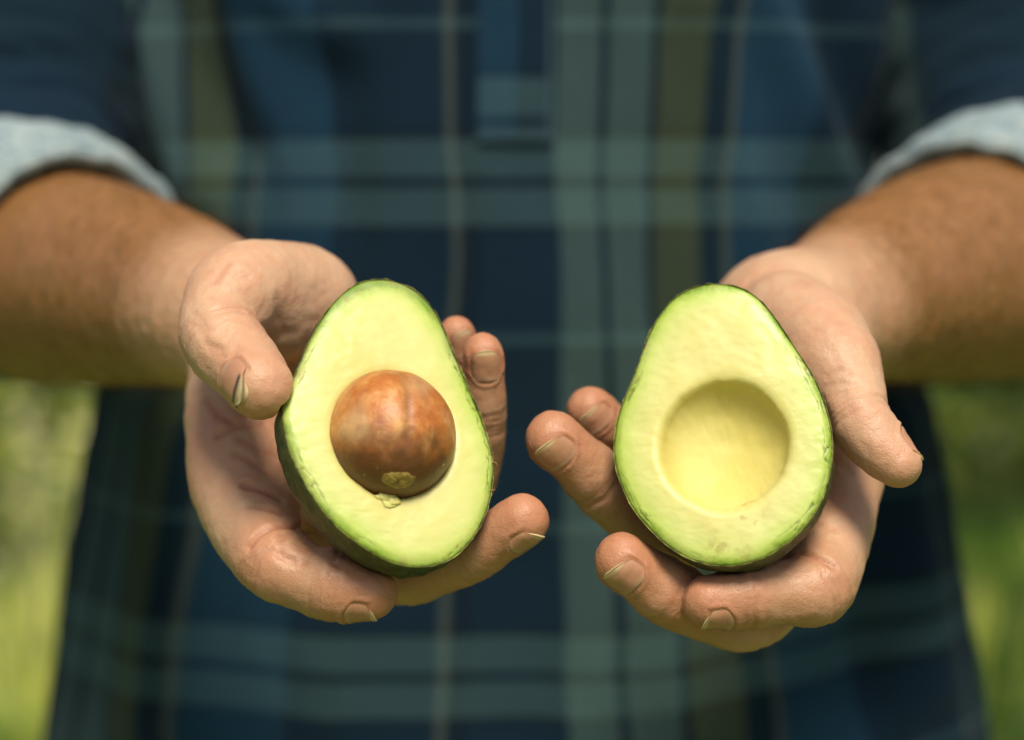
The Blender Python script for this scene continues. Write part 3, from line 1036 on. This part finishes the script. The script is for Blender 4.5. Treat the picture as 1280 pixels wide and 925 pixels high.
HR.nails = [
    ((HR, HR.thumb, (0.80, 0.12, 0.55), 0.0130, R(48)), dict(over=0.0016)),
    ((HR, HR.fingers[0], (-0.2, -0.5, -0.85), 0.0105, R(54)), dict()),
    ((HR, HR.fingers[1], (-0.3, -0.85, -0.45), 0.0115, R(54)), dict()),
    ((HR, HR.fingers[2], (-0.3, -0.9, -0.35), 0.0115, R(54)), dict()),
    ((HR, HR.fingers[3], (-0.1, -0.95, -0.1), 0.0090, R(54)), dict())]
VL, FL, TL, RL, KL = build_hand_surface(HL, np.array([-0.30, 0.565, -0.09]), np.array([0.02, 0.93, 0.13]), CL, reds_for(HL))
VR, FR, TR, RR_, KR = build_hand_surface(HR, np.array([0.00, 0.565, -0.105]), np.array([0.32, 0.93, 0.13]), CR, reds_for(HR))


# trunk and upper arms under the clothes, same body, coarser
def d_seg(p, a, b, ra, rb):
    ab = b - a
    t = np.clip(((p - a) @ ab) / ab.dot(ab), 0, 1)
    return np.linalg.norm(p - a - t[:, None] * ab, axis=1) - (ra + t * (rb - ra))


def cam_from_world(p):
    q = np.asarray(p) - CAM
    x, y, z = q[..., 0], q[..., 1], q[..., 2]
    return np.stack([x, y * cp - z * sp_, y * sp_ + z * cp], -1)


SH_L, SH_R = np.array([-0.20, 1.02, 1.46]), np.array([0.20, 1.02, 1.46])
MID_L = [W(62, -120, 0.985), W(36, 110, 0.965), W(2, 240, 0.92)]
MID_R = [W(1220, -120, 0.985), W(1254, 100, 0.965), W(1290, 230, 0.92)]
ARM_L = [W(-40, 285, 0.89), *MID_L[::-1], SH_L]
ARM_R = [W(1330, 275, 0.89), *MID_R[::-1], SH_R]


def trunk(p):
    q = (p - np.array([0, 1.03, 1.15])) / np.array([0.19, 0.11, 0.42])
    d = (np.sqrt((q * q).sum(1)) - 1) * 0.11
    for arm_pts in (ARM_L, ARM_R):
        for a, b in zip(arm_pts[:-1], arm_pts[1:]):
            d = smin(d, d_seg(p, a, b, 0.044, 0.044), 0.01)
    return d


VT, FT = surface_nets(trunk, np.array([-0.42, 0.78, 0.7]), np.array([0.42, 1.2, 1.62]), 0.011)
nL, nR = len(VL), len(VR)
body_v = np.vstack([to_world(VL), to_world(VR), VT])
body_f = np.vstack([FL, FR + nL, FT + nL + nR])
z = np.zeros(len(VT))
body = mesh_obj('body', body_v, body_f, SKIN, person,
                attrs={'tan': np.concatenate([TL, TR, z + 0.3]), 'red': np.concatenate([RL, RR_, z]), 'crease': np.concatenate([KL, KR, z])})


def arm_hair(n):
    V = np.concatenate([VL, VR])
    T = np.concatenate([TL, TR])
    N = np.concatenate([mesh_normals(VL, FL), mesh_normals(VR, FR)])
    ok = np.where((T > 0.85) & (V[:, 1] > 0.68))[0]
    ok = rng.choice(ok, n)
    p, nn = V[ok], N[ok]
    side = np.sign(p[:, :1])
    along = np.concatenate([-side * 0.55, np.full((n, 1), -0.75), rng.normal(0, 0.25, (n, 1)) - 0.25], 1) + rng.normal(0, 0.25, (n, 3))
    along -= nn * (along * nn).sum(1, keepdims=True)
    along /= np.linalg.norm(along, axis=1, keepdims=True)
    L = rng.uniform(0.008, 0.018, (n, 1))
    w = np.cross(nn, along) * 0.00007
    a = p - nn * 0.0003
    b = p + along * L * 0.55 + nn * L * 0.30
    c = p + along * L + nn * L * 0.42
    X = np.stack([a - w, a + w, b + w, b - w, c], 1).reshape(-1, 3)
    i = np.arange(n) * 5
    tri = np.vstack([np.stack([i, i + 1, i + 2], -1), np.stack([i, i + 2, i + 3], -1), np.stack([i + 3, i + 2, i + 4], -1)])
    o = mesh_obj('arm_hair', to_world(X), tri, HAIR, body, smooth=False)
    o['kind'] = 'stuff'


arm_hair(8000)


def nail(hand, C, nrm, length, half_ang, back=0.35, over=0.0012, dirt=False, roll=0.0):
    """nail plate hugging the last joint of chain C; nrm points out of the nail (camera-aligned axes)"""
    tip = C[-1, :3]
    ax = C[-1, :3] - C[-4, :3]
    ax /= np.linalg.norm(ax)
    n0 = np.array(nrm, float)
    n0 -= ax * n0.dot(ax)
    n0 /= np.linalg.norm(n0)
    sd = np.cross(ax, n0)
    r = C[-1, 3]
    ns, ntt = 26, 19
    S = np.linspace(0, 1, ns)
    T = np.linspace(-1, 1, ntt)
    start = r * 0.52 - length
    rows = []
    for s in S:
        for t in T:
            b0_, t0_ = 0.34 * abs(t) ** 2.6, 1 - 0.30 * abs(t) ** 2.4
            s2 = b0_ + (t0_ - b0_) * s
            rows.append((s2, t, t * half_ang * (0.90 + 0.10 * math.sin(math.pi * min(1.0, s2 * 1.1)))))
    rows = np.array(rows)
    dirs = np.cos(rows[:, 2])[:, None] * n0 + np.sin(rows[:, 2])[:, None] * sd
    sc_ = np.minimum(rows[:, 0], 0.88)
    bend = 0.9 - 0.0 * sc_
    base = tip + (start + sc_ * length)[:, None] * ax
    tt = np.full(len(rows), r * 2.2)
    for _ in range(60):
        v = d_chain(base + dirs * tt[:, None], C)
        tt = tt - v * 0.8
    P = base + dirs * tt[:, None]
    P = P + ((rows[:, 0] - sc_) * length)[:, None] * (ax * 0.96 - n0 * 0.30) * (over / 0.0012)
    P = P + dirs * (0.0006 * fbm(P, 90, 71) + 0.00025 * fbm(P, 260, 73))[:, None]
    lift = 0.00032 - 0.0007 * np.abs(rows[:, 1]) ** 6 - 0.0007 * (np.clip(1 - rows[:, 0] / 0.12, 0, 1)) ** 2 + 0.0003 * np.clip((rows[:, 0] - 0.8) / 0.2, 0, 1)
    top = P + dirs * lift[:, None]
    bot = top - dirs * (0.0019 if dirt else 0.0007)
    V = np.vstack([top, bot])
    f1 = grid_faces(ns, ntt)
    f2 = f1[:, ::-1] + ns * ntt
    ring = [i for i in range(ntt)] + [i * ntt + ntt - 1 for i in range(1, ns)] + [(ns - 1) * ntt + i for i in range(ntt - 2, -1, -1)] + [i * ntt for i in range(ns - 2, 0, -1)]
    ring = np.array(ring)
    nx = np.roll(ring, -1)
    f3 = np.stack([ring, nx, nx + ns * ntt, ring + ns * ntt], -1)[:, ::-1]
    al = np.concatenate([rows[:, 0], rows[:, 0]])
    di = np.zeros(len(al))
    if dirt:
        dd = np.exp(-((rows[:, 0] - 0.86 + 0.22 * np.abs(rows[:, 1]) ** 2.4) / 0.055) ** 4) * (np.abs(rows[:, 1]) < 0.62)
        di = np.concatenate([dd, dd])
    o = mesh_obj('nail', to_world(V), np.vstack([f1, f2, f3]), NAIL, body, attrs={'along': al, 'dirt': di})
    if dirt:
        o['label'] = 'thumb nail with dark dirt under its edge'
    return o


for spec in HL.nails + HR.nails:
    nail(*spec[0], **spec[1])

# ------------------------------------------------------------------ shirt
# trunk of the shirt: rings of a soft superellipse, in world metres
zs = np.linspace(0.62, 1.52, 150)
NA = 260
an = np.linspace(-math.pi, math.pi, NA, endpoint=False)     # 0 = front (towards the camera)


def width(z):
    return np.interp(z, [0.62, 0.90, 1.0, 1.10, 1.16, 1.22, 1.30, 1.36, 1.44, 1.50, 1.52], [0.298, 0.279, 0.262, 0.239, 0.215, 0.207, 0.224, 0.230, 0.215, 0.14, 0.085])


def thick(z):
    return np.interp(z, [0.62, 0.85, 1.0, 1.12, 1.25, 1.36, 1.44, 1.50, 1.52], [0.155, 0.150, 0.145, 0.14, 0.14, 0.135, 0.125, 0.095, 0.075])


def fxz(px, py):
    q = W(px, py, 0.9)
    return q[0], q[2]


FOLDS = []
for (ax_, ay_, bx_, by_, am_, sg_) in [
        (940, -40, 1075, 250, 0.013, 0.013), (1000, -30, 1110, 210, -0.012, 0.012), (880, 20, 930, 320, 0.008, 0.012), (860, 40, 905, 330, -0.005, 0.009),
        (130, -30, 235, 230, 0.013, 0.013), (190, -20, 290, 180, -0.009, 0.013), (330, -30, 430, 40, 0.010, 0.012), (1150, 560, 1190, 900, 0.010, 0.012), (1085, 560, 1120, 900, -0.009, 0.014),
        (210, 560, 180, 920, 0.010, 0.014), (420, 780, 400, 930, 0.007, 0.014), (820, 760, 840, 930, 0.010, 0.014), (640, 720, 650, 930, -0.006, 0.02)]:
    FOLDS.append((*fxz(ax_, ay_), *fxz(bx_, by_), am_, sg_))


def torso_pt(z, a, extra=0.0):
    z, a = np.broadcast_arrays(np.asarray(z, float), np.asarray(a, float))
    wx, ty = width(z) + extra, thick(z) + extra
    e = 2 / 2.35
    x = wx * np.sign(np.sin(a)) * np.abs(np.sin(a)) ** e
    y = -ty * np.sign(np.cos(a)) * np.abs(np.cos(a)) ** e
    p = np.stack([x, y + 1.03, z], -1)
    # hanging folds: long vertical waves that widen downwards, and creases at the waist
    low = np.clip((1.16 - z) / 0.4, 0, 1)
    fold = 0.010 * low * vnoise(np.stack([a * 2.6, z * 1.2, 0 * z], -1), 1.0, 81)
    fold = fold + 0.0065 * fbm(np.stack([a * 5.0 + z * 3, z * 7, 0 * z], -1), 1.0, 83)
    fold = fold + 0.007 * np.clip((z - 1.2) / 0.12, 0, 1) * vnoise(np.stack([a * 4 - np.abs(a) * z * 5, z * 5, 0 * z], -1), 1.0, 85)
    for (xa, za, xb, zb, amp, sg) in FOLDS:
        t = np.clip(((x - xa) * (xb - xa) + (z - za) * (zb - za)) / ((xb - xa) ** 2 + (zb - za) ** 2), 0, 1)
        dx, dz = x - xa - t * (xb - xa), z - za - t * (zb - za)
        fold = fold + (y < 0.05) * amp * np.exp(-0.5 * (dx * dx + dz * dz) / sg ** 2)
    nr = np.stack([np.sin(a), -np.cos(a), 0 * a], -1)
    return p + nr * fold[..., None]


ZZ, AA = np.meshgrid(zs, an, indexing='ij')
TP = torso_pt(ZZ, AA)
arc = np.zeros_like(AA)
seg = np.linalg.norm(np.diff(TP, axis=1), axis=2)
cs = np.concatenate([np.zeros((len(zs), 1)), np.cumsum(seg, 1)], 1)
ref = np.interp(0.0, an, np.arange(NA)).astype(int)
arc = cs - cs[:, ref:ref + 1]
mid = len(zs) // 2
arc_ref = arc[[np.argmin(abs(zs - 1.22))]]
U0 = (750 - 640) / F * 0.893          # warp band that falls right of the button strip
V0 = float(W(640, 228, 0.893)[2])
lowf = np.clip((1.14 - ZZ) / 0.2, 0, 1)
tilt = lowf * (0.16 * np.maximum(TP[..., 0] - 0.04, 0) + 0.05 * np.maximum(-TP[..., 0] - 0.05, 0))
cloth = np.stack([arc_ref + 0 * arc - U0, V0 - ZZ + tilt, 0 * ZZ], -1)
shirt = mesh_obj('shirt', TP.reshape(-1, 3), grid_faces(len(zs), NA, False, True), PLAID, person, attrs={'cloth': cloth.reshape(-1, 3)})

# button strip that ends on the belly, 2.5 mm proud
pl_x0, pl_x1 = (598 - 640) / F * 0.893, (693 - 640) / F * 0.893
pz0 = float(W(640, 178, 0.89)[2])


def front_at(x, z, extra):
    # angle whose x matches
    aa = np.linspace(-1.2, 1.2, 481)
    xs_ = torso_pt(np.full_like(aa, float(z)), aa)[:, 0]
    o = np.argsort(xs_)
    a = np.interp(x, xs_[o], aa[o])
    p = torso_pt(np.full_like(np.atleast_1d(a), float(z)), np.atleast_1d(a))
    p[:, 1] -= extra
    return p


def strip(x0, x1, z0, z1, proud, name, mat, parent, nx=14, nz=60):
    X = np.linspace(x0, x1, nx)
    Z = np.linspace(z0, z1, nz)
    V = []
    for zz in Z:
        pr = front_at(X, zz, proud)
        V.append(pr)
    V = np.array(V)
    back = V.copy()
    back[..., 1] += proud + 0.004
    top = V.reshape(-1, 3)
    bot = back.reshape(-1, 3)
    f1 = grid_faces(nz, nx)
    ring = np.array([i for i in range(nx)] + [i * nx + nx - 1 for i in range(1, nz)] + [(nz - 1) * nx + i for i in range(nx - 2, -1, -1)] + [i * nx for i in range(nz - 2, 0, -1)])
    nxr = np.roll(ring, -1)
    f3 = np.stack([ring, nxr, nxr + nx * nz, ring + nx * nz], -1)[:, ::-1]
    xx = np.tile(X, nz)
    zz = np.repeat(Z, nx)
    cl = np.stack([xx - U0 - 0.093, V0 - zz + 0.03, 0 * xx], -1)
    return mesh_obj(name, np.vstack([top, bot]), np.vstack([f1, f1[:, ::-1] + nx * nz, f3]), mat, parent, attrs={'cloth': np.vstack([cl, cl])})


plk = strip(pl_x0, pl_x1, pz0, 1.45, 0.0025, 'placket', PLAID, shirt)
strip(pl_x1 - 0.0035, pl_x1 - 0.0012, pz0 + 0.002, 1.45, 0.0033, 'stitching', THREAD, shirt, 3, 60)
strip(pl_x0 + 0.0012, pl_x1 - 0.0042, pz0 + 0.0015, pz0 + 0.0036, 0.0033, 'stitching', THREAD, shirt, 12, 3)


def tube(name, spine, radii, mat, parent, nv=90, wr=0.006, seed=0, capfn=None):
    """spine: world points; soft tube with cloth wrinkles"""
    spine = np.array(spine)
    radii = np.array(radii)
    # resample with catmull-rom
    Q = np.vstack([2 * spine[0] - spine[1], spine, 2 * spine[-1] - spine[-2]])
    RQ = np.concatenate([[radii[0]], radii, [radii[-1]]])
    S, RR = [], []
    for i in range(1, len(Q) - 2):
        for t in np.linspace(0, 1, 24, endpoint=False):
            h = lambda a, b, c, e: 0.5 * ((2 * b) + (-a + c) * t + (2 * a - 5 * b + 4 * c - e) * t * t + (-a + 3 * b - 3 * c + e) * t ** 3)
            S.append(h(Q[i - 1], Q[i], Q[i + 1], Q[i + 2]))
            RR.append(h(RQ[i - 1], RQ[i], RQ[i + 1], RQ[i + 2]))
    S.append(spine[-1])
    RR.append(radii[-1])
    S, RR = np.array(S), np.array(RR)
    tg = np.gradient(S, axis=0)
    tg /= np.linalg.norm(tg, axis=1, keepdims=True)
    ref_ = np.array([1.0, 0, 0])
    an_ = np.linspace(0, 2 * math.pi, nv, endpoint=False)
    L = np.concatenate([[0], np.cumsum(np.linalg.norm(np.diff(S, axis=0), axis=1))])
    V, Cc = [], []
    for k in range(len(S)):
        e1 = ref_ - tg[k] * ref_.dot(tg[k])
        e1 /= np.linalg.norm(e1)
        e2 = np.cross(tg[k], e1)
        dirs = np.cos(an_)[:, None] * e1 + np.sin(an_)[:, None] * e2
        q = np.stack([np.cos(an_) * 1.2, np.sin(an_) * 1.2, L[k] * 26 + 0 * an_], -1)
        r = RR[k] + wr * fbm(q, 1.0, seed)
        V.append(S[k] + dirs * r[:, None])
        Cc.append(np.stack([an_ * 0.02 + 0.169, L[k] * 0.35 + 0.03 + 0 * an_, 0 * an_], -1))
    return mesh_obj(name, np.array(V).reshape(-1, 3), grid_faces(len(S), nv, False, True), mat, parent, attrs={'cloth': np.array(Cc).reshape(-1, 3)})


def cuff(name, centre, axis, r_in, length, parent, seed):
    """rolled-up sleeve end: a fat double band with a rounded lip"""
    ax = np.array(axis, float)
    ax /= np.linalg.norm(ax)
    up = np.array([0, 0, 1.0])
    e1 = np.cross(ax, up)
    e1 /= np.linalg.norm(e1)
    e2 = np.cross(e1, ax)
    if e2[2] < 0:
        e2 = -e2
    prof = [(-0.4, 0.002), (0.2, 0.001), (0.85, 0.0), (0.97, 0.001), (1.0, 0.004), (0.98, 0.0075), (0.92, 0.0090), (0.80, 0.0088), (0.66, 0.0085), (0.62, 0.0120), (0.45, 0.0135), (0.25, 0.0135), (0.08, 0.0125), (0.0, 0.010), (-0.02, 0.005), (-0.02, -0.004)]
    # densify
    PP = []
    for (a, b), (c, d) in zip(prof[:-1], prof[1:]):
        for t in np.linspace(0, 1, 6, endpoint=False):
            PP.append((a + (c - a) * t, b + (d - b) * t))
    PP.append(prof[-1])
    nv = 140
    an_ = np.linspace(0, 2 * math.pi, nv, endpoint=False)
    V, Cc = [], []
    for s, dr in PP:
        q = np.stack([np.cos(an_) * 1.6, np.sin(an_) * 1.6, s * 2 + 0 * an_], -1)
        r = r_in + dr * 1.22 + 0.0045 * fbm(q, 1.0, seed) + 0.0026 * fbm(q * 3.5, 1.0, seed + 1)
        lowk = np.clip(-np.sin(an_), 0, 1)
        r = r - 0.006 * lowk * (dr > 0.003)
        adv = s * length + 0.006 * vnoise(q, 0.8, seed + 5) - 0.03 * lowk
        V.append(centre + ax * adv[:, None] + (np.cos(an_)[:, None] * e1 + np.sin(an_)[:, None] * e2) * r[:, None])
        Cc.append(np.stack([an_ * 0.06, s * length + 0 * an_ + 0.02, 0 * an_], -1))
    return mesh_obj(name, np.array(V).reshape(-1, 3), grid_faces(len(PP), nv, False, True), CUFFM, parent, attrs={'cloth': np.array(Cc).reshape(-1, 3)})


for side in (0, 1):
    if side == 0:
        c0 = W(40, 318, 0.845)
        ax = W(130, 356, 0.77) - W(10, 335, 0.862)
        sh = SH_L + np.array([-0.015, -0.01, 0])
        mids = MID_L
        rin = 0.0505
    else:
        c0 = W(1242, 303, 0.845)
        ax = W(1165, 348, 0.77) - W(1290, 325, 0.862)
        sh = SH_R + np.array([0.015, -0.01, 0])
        mids = MID_R
        rin = 0.0515
    axn = ax / np.linalg.norm(ax)
    cuff('cuff', c0 - axn * (0.036 if side == 0 else 0.048), ax + np.array([0, 0, -0.012]), rin, 0.084, shirt, 90 + side * 7)
    tube('sleeve', [sh + np.array([0, 0, 0.02]), *mids, c0 + axn * (-0.012 if side == 0 else -0.024)], [0.085, 0.078, 0.073, 0.070, rin + 0.006], PLAID, shirt, seed=101 + side * 5, wr=0.010)

# ------------------------------------------------------------------ grass and shrubs behind


def blades(n, xr, yr, h0, h1, name, mat, label):
    x = rng.uniform(*xr, n)
    y = rng.uniform(*yr, n)
    hh = rng.uniform(h0, h1, n)
    a = rng.uniform(0, 2 * math.pi, n)
    lean = rng.uniform(0.1, 0.6, n) * hh
    w = rng.uniform(0.004, 0.008, n)
    dx, dy = np.cos(a), np.sin(a)
    z0 = np.full(n, -0.04)
    p0 = np.stack([x - dy * w, y + dx * w, z0], -1)
    p1 = np.stack([x + dy * w, y - dx * w, z0], -1)
    mx, my = x + dx * lean * 0.35, y + dy * lean * 0.35
    p2 = np.stack([mx + dy * w * .8, my - dx * w * .8, hh * 0.6], -1)
    p3 = np.stack([mx - dy * w * .8, my + dx * w * .8, hh * 0.6], -1)
    p4 = np.stack([x + dx * lean, y + dy * lean, hh], -1)
    V = np.stack([p0, p1, p2, p3, p4], 1).reshape(-1, 3)
    i = np.arange(n) * 5
    q = np.stack([i, i + 1, i + 2, i + 3], -1)
    t = np.stack([i + 3, i + 2, i + 4], -1)
    pz = np.stack([x, y, 0 * x], -1)
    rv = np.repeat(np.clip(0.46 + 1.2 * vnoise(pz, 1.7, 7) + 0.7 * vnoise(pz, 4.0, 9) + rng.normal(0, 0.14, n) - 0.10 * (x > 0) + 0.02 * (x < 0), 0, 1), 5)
    tri = np.vstack([q[:, [0, 1, 2]], q[:, [0, 2, 3]], t])
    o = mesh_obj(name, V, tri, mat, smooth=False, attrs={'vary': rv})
    tag(o, label, 'grass', kind='stuff')
    return o


def leaf_mat(name, stops, trans=0.35):
    n = NT(name)
    c = n.ramp(n.attr('vary').outputs['Fac'], stops)
    n.set(Base_Color=c, Roughness=0.45)
    tr = n.n('BsdfTranslucent')
    n.l(c, tr.inputs['Color'])
    mx = n.n('MixShader')
    mx.inputs[0].default_value = trans
    n.l(n.b.outputs[0], mx.inputs[1])
    n.l(tr.outputs[0], mx.inputs[2])
    n.l(mx.outputs[0], n.t.nodes['Material Output'].inputs['Surface'])
    return n.m


GRASS = leaf_mat('meadow_grass', [(0.0, (0.025, 0.070, 0.006)), (0.38, (0.070, 0.17, 0.010)), (0.66, (0.19, 0.32, 0.022)), (1.0, (0.70, 0.70, 0.14))])  # straw end is dry grass, with stronger sun put into its colour
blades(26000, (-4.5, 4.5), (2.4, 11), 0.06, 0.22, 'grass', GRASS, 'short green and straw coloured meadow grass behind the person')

LEAF_Y = leaf_mat('yellow_green_leaf', [(0.0, (0.015, 0.05, 0.004)), (0.42, (0.14, 0.25, 0.016)), (0.68, (0.60, 0.66, 0.10)), (1.0, (0.80, 0.78, 0.25))], 0.45)  # palest leaf tones stand in for sunlit spots blurred to discs
LEAF_G = leaf_mat('green_leaf', [(0.0, (0.018, 0.040, 0.005)), (0.6, (0.05, 0.095, 0.010)), (1.0, (0.11, 0.15, 0.02))], 0.35)
BARK = mat_simple('shrub_bark', (0.06, 0.045, 0.03), (0.13, 0.10, 0.07), 40, 0.9, 0.004)


def shrub(x, y, h, rad, n, mat, label, seed):
    g = np.random.default_rng(seed)
    root = empty('shrub', (x, y, 0), label, 'shrub', 'shrubs in the meadow')
    # stems
    V, Fq = [], []
    for k in range(6):
        a = g.uniform(0, 2 * math.pi)
        top = np.array([x + rad * 0.6 * math.cos(a), y + rad * 0.6 * math.sin(a), h * g.uniform(0.6, 0.9)])
        b0 = np.array([x + 0.04 * math.cos(a), y + 0.04 * math.sin(a), -0.05])
        for i in range(5):
            t = i / 4
            c = b0 + (top - b0) * t + np.array([0, 0, 0.1 * h * math.sin(t * math.pi)])
            r = 0.014 * (1 - 0.7 * t)
            for j in range(6):
                V.append(c + r * np.array([math.cos(j * math.pi / 3), math.sin(j * math.pi / 3), 0]))
        o = k * 30
        Fq.append(grid_faces(5, 6, False, True, o))
    mesh_obj('stem', np.array(V), np.vstack(Fq), BARK, root)
    # leaves gathered in clumps
    cl = g.normal(0, 1, (26, 3))
    cl /= np.linalg.norm(cl, axis=1, keepdims=True)
    cl *= g.uniform(0.35, 1.0, (26, 1))
    ci = g.integers(0, 26, n)
    p = cl[ci] + g.normal(0, 0.20, (n, 3))
    c = np.array([x, y, h * 0.56]) + p * np.array([rad, rad, h * 0.46])
    c[:, 2] = np.maximum(c[:, 2], 0.05)
    d = g.normal(0, 1, (n, 3)); d /= np.linalg.norm(d, axis=1, keepdims=True)
    e = np.cross(d, g.normal(0, 1, (n, 3))); e /= np.linalg.norm(e, axis=1, keepdims=True)
    L = g.uniform(0.045, 0.085, (n, 1))
    Wd = L * 0.32
    V = np.stack([c - d * L, c + e * Wd, c + d * L, c - e * Wd], 1).reshape(-1, 3)
    i = np.arange(n) * 4
    vary = np.repeat(np.clip(g.normal(0.5, 0.28, 26)[ci] + g.normal(0, 0.16, n), 0, 1), 4)
    mesh_obj('foliage', V, np.stack([i, i + 1, i + 2, i + 3], -1), mat, root, smooth=False, attrs={'vary': vary})
    return root


def bokeh_heads(n, xr, yr, zr, label, seed):
    g = np.random.default_rng(seed)
    V, Fq = [], []
    for k in range(n):
        x, y, z = g.uniform(*xr), g.uniform(*yr), g.uniform(*zr)
        y += 0 * z
        r = g.uniform(0.018, 0.036)
        b = len(V)
        V.append((x, y, z + r * 0.5))
        for j in range(8):
            V.append((x + r * math.cos(j * math.pi / 4), y + r * math.sin(j * math.pi / 4), z))
        V.append((x, y, z - r * 0.4))
        for j in range(8):
            Fq.append((b, b + 1 + j, b + 1 + (j + 1) % 8))
            Fq.append((b + 9, b + 1 + (j + 1) % 8, b + 1 + j))
        c = len(V)                       # stalk
        V += [(x - 0.003, y, z), (x + 0.003, y, z), (x + 0.003, y, -0.05), (x - 0.003, y, -0.05), (x, y + 0.004, z), (x, y + 0.004, -0.05)]
        Fq += [(c, c + 1, c + 2), (c, c + 2, c + 3), (c + 1, c + 4, c + 5), (c + 1, c + 5, c + 2)]
    o = mesh_obj('bokeh_blobs', np.array(V), np.array(Fq), BOKEH, smooth=True)
    tag(o, label, 'bokeh blobs', kind='stuff')


BOKEH = mat_simple('pale_bokeh', (0.62, 0.60, 0.24), (0.82, 0.78, 0.46), 30, 0.7, 0)  # pale blobs added to read as bright out-of-focus light discs
bokeh_heads(34, (-1.75, -0.95), (3.9, 5.6), (0.30, 0.66), 'pale cream blobs added as bright blurred discs above the grass', 31)

shrub(-1.66, 5.4, 1.02, 0.60, 900, LEAF_Y, 'yellow green leafy shrub beyond the bare forearm in the dark sleeve shade', 5)
shrub(-2.3, 7.6, 1.2, 0.75, 1500, LEAF_G, 'dark green shrub standing behind the yellow green one', 6)
shrub(2.0, 6.6, 1.15, 0.75, 1500, LEAF_G, 'green leafy shrub beyond the brightly lit forearm', 8)
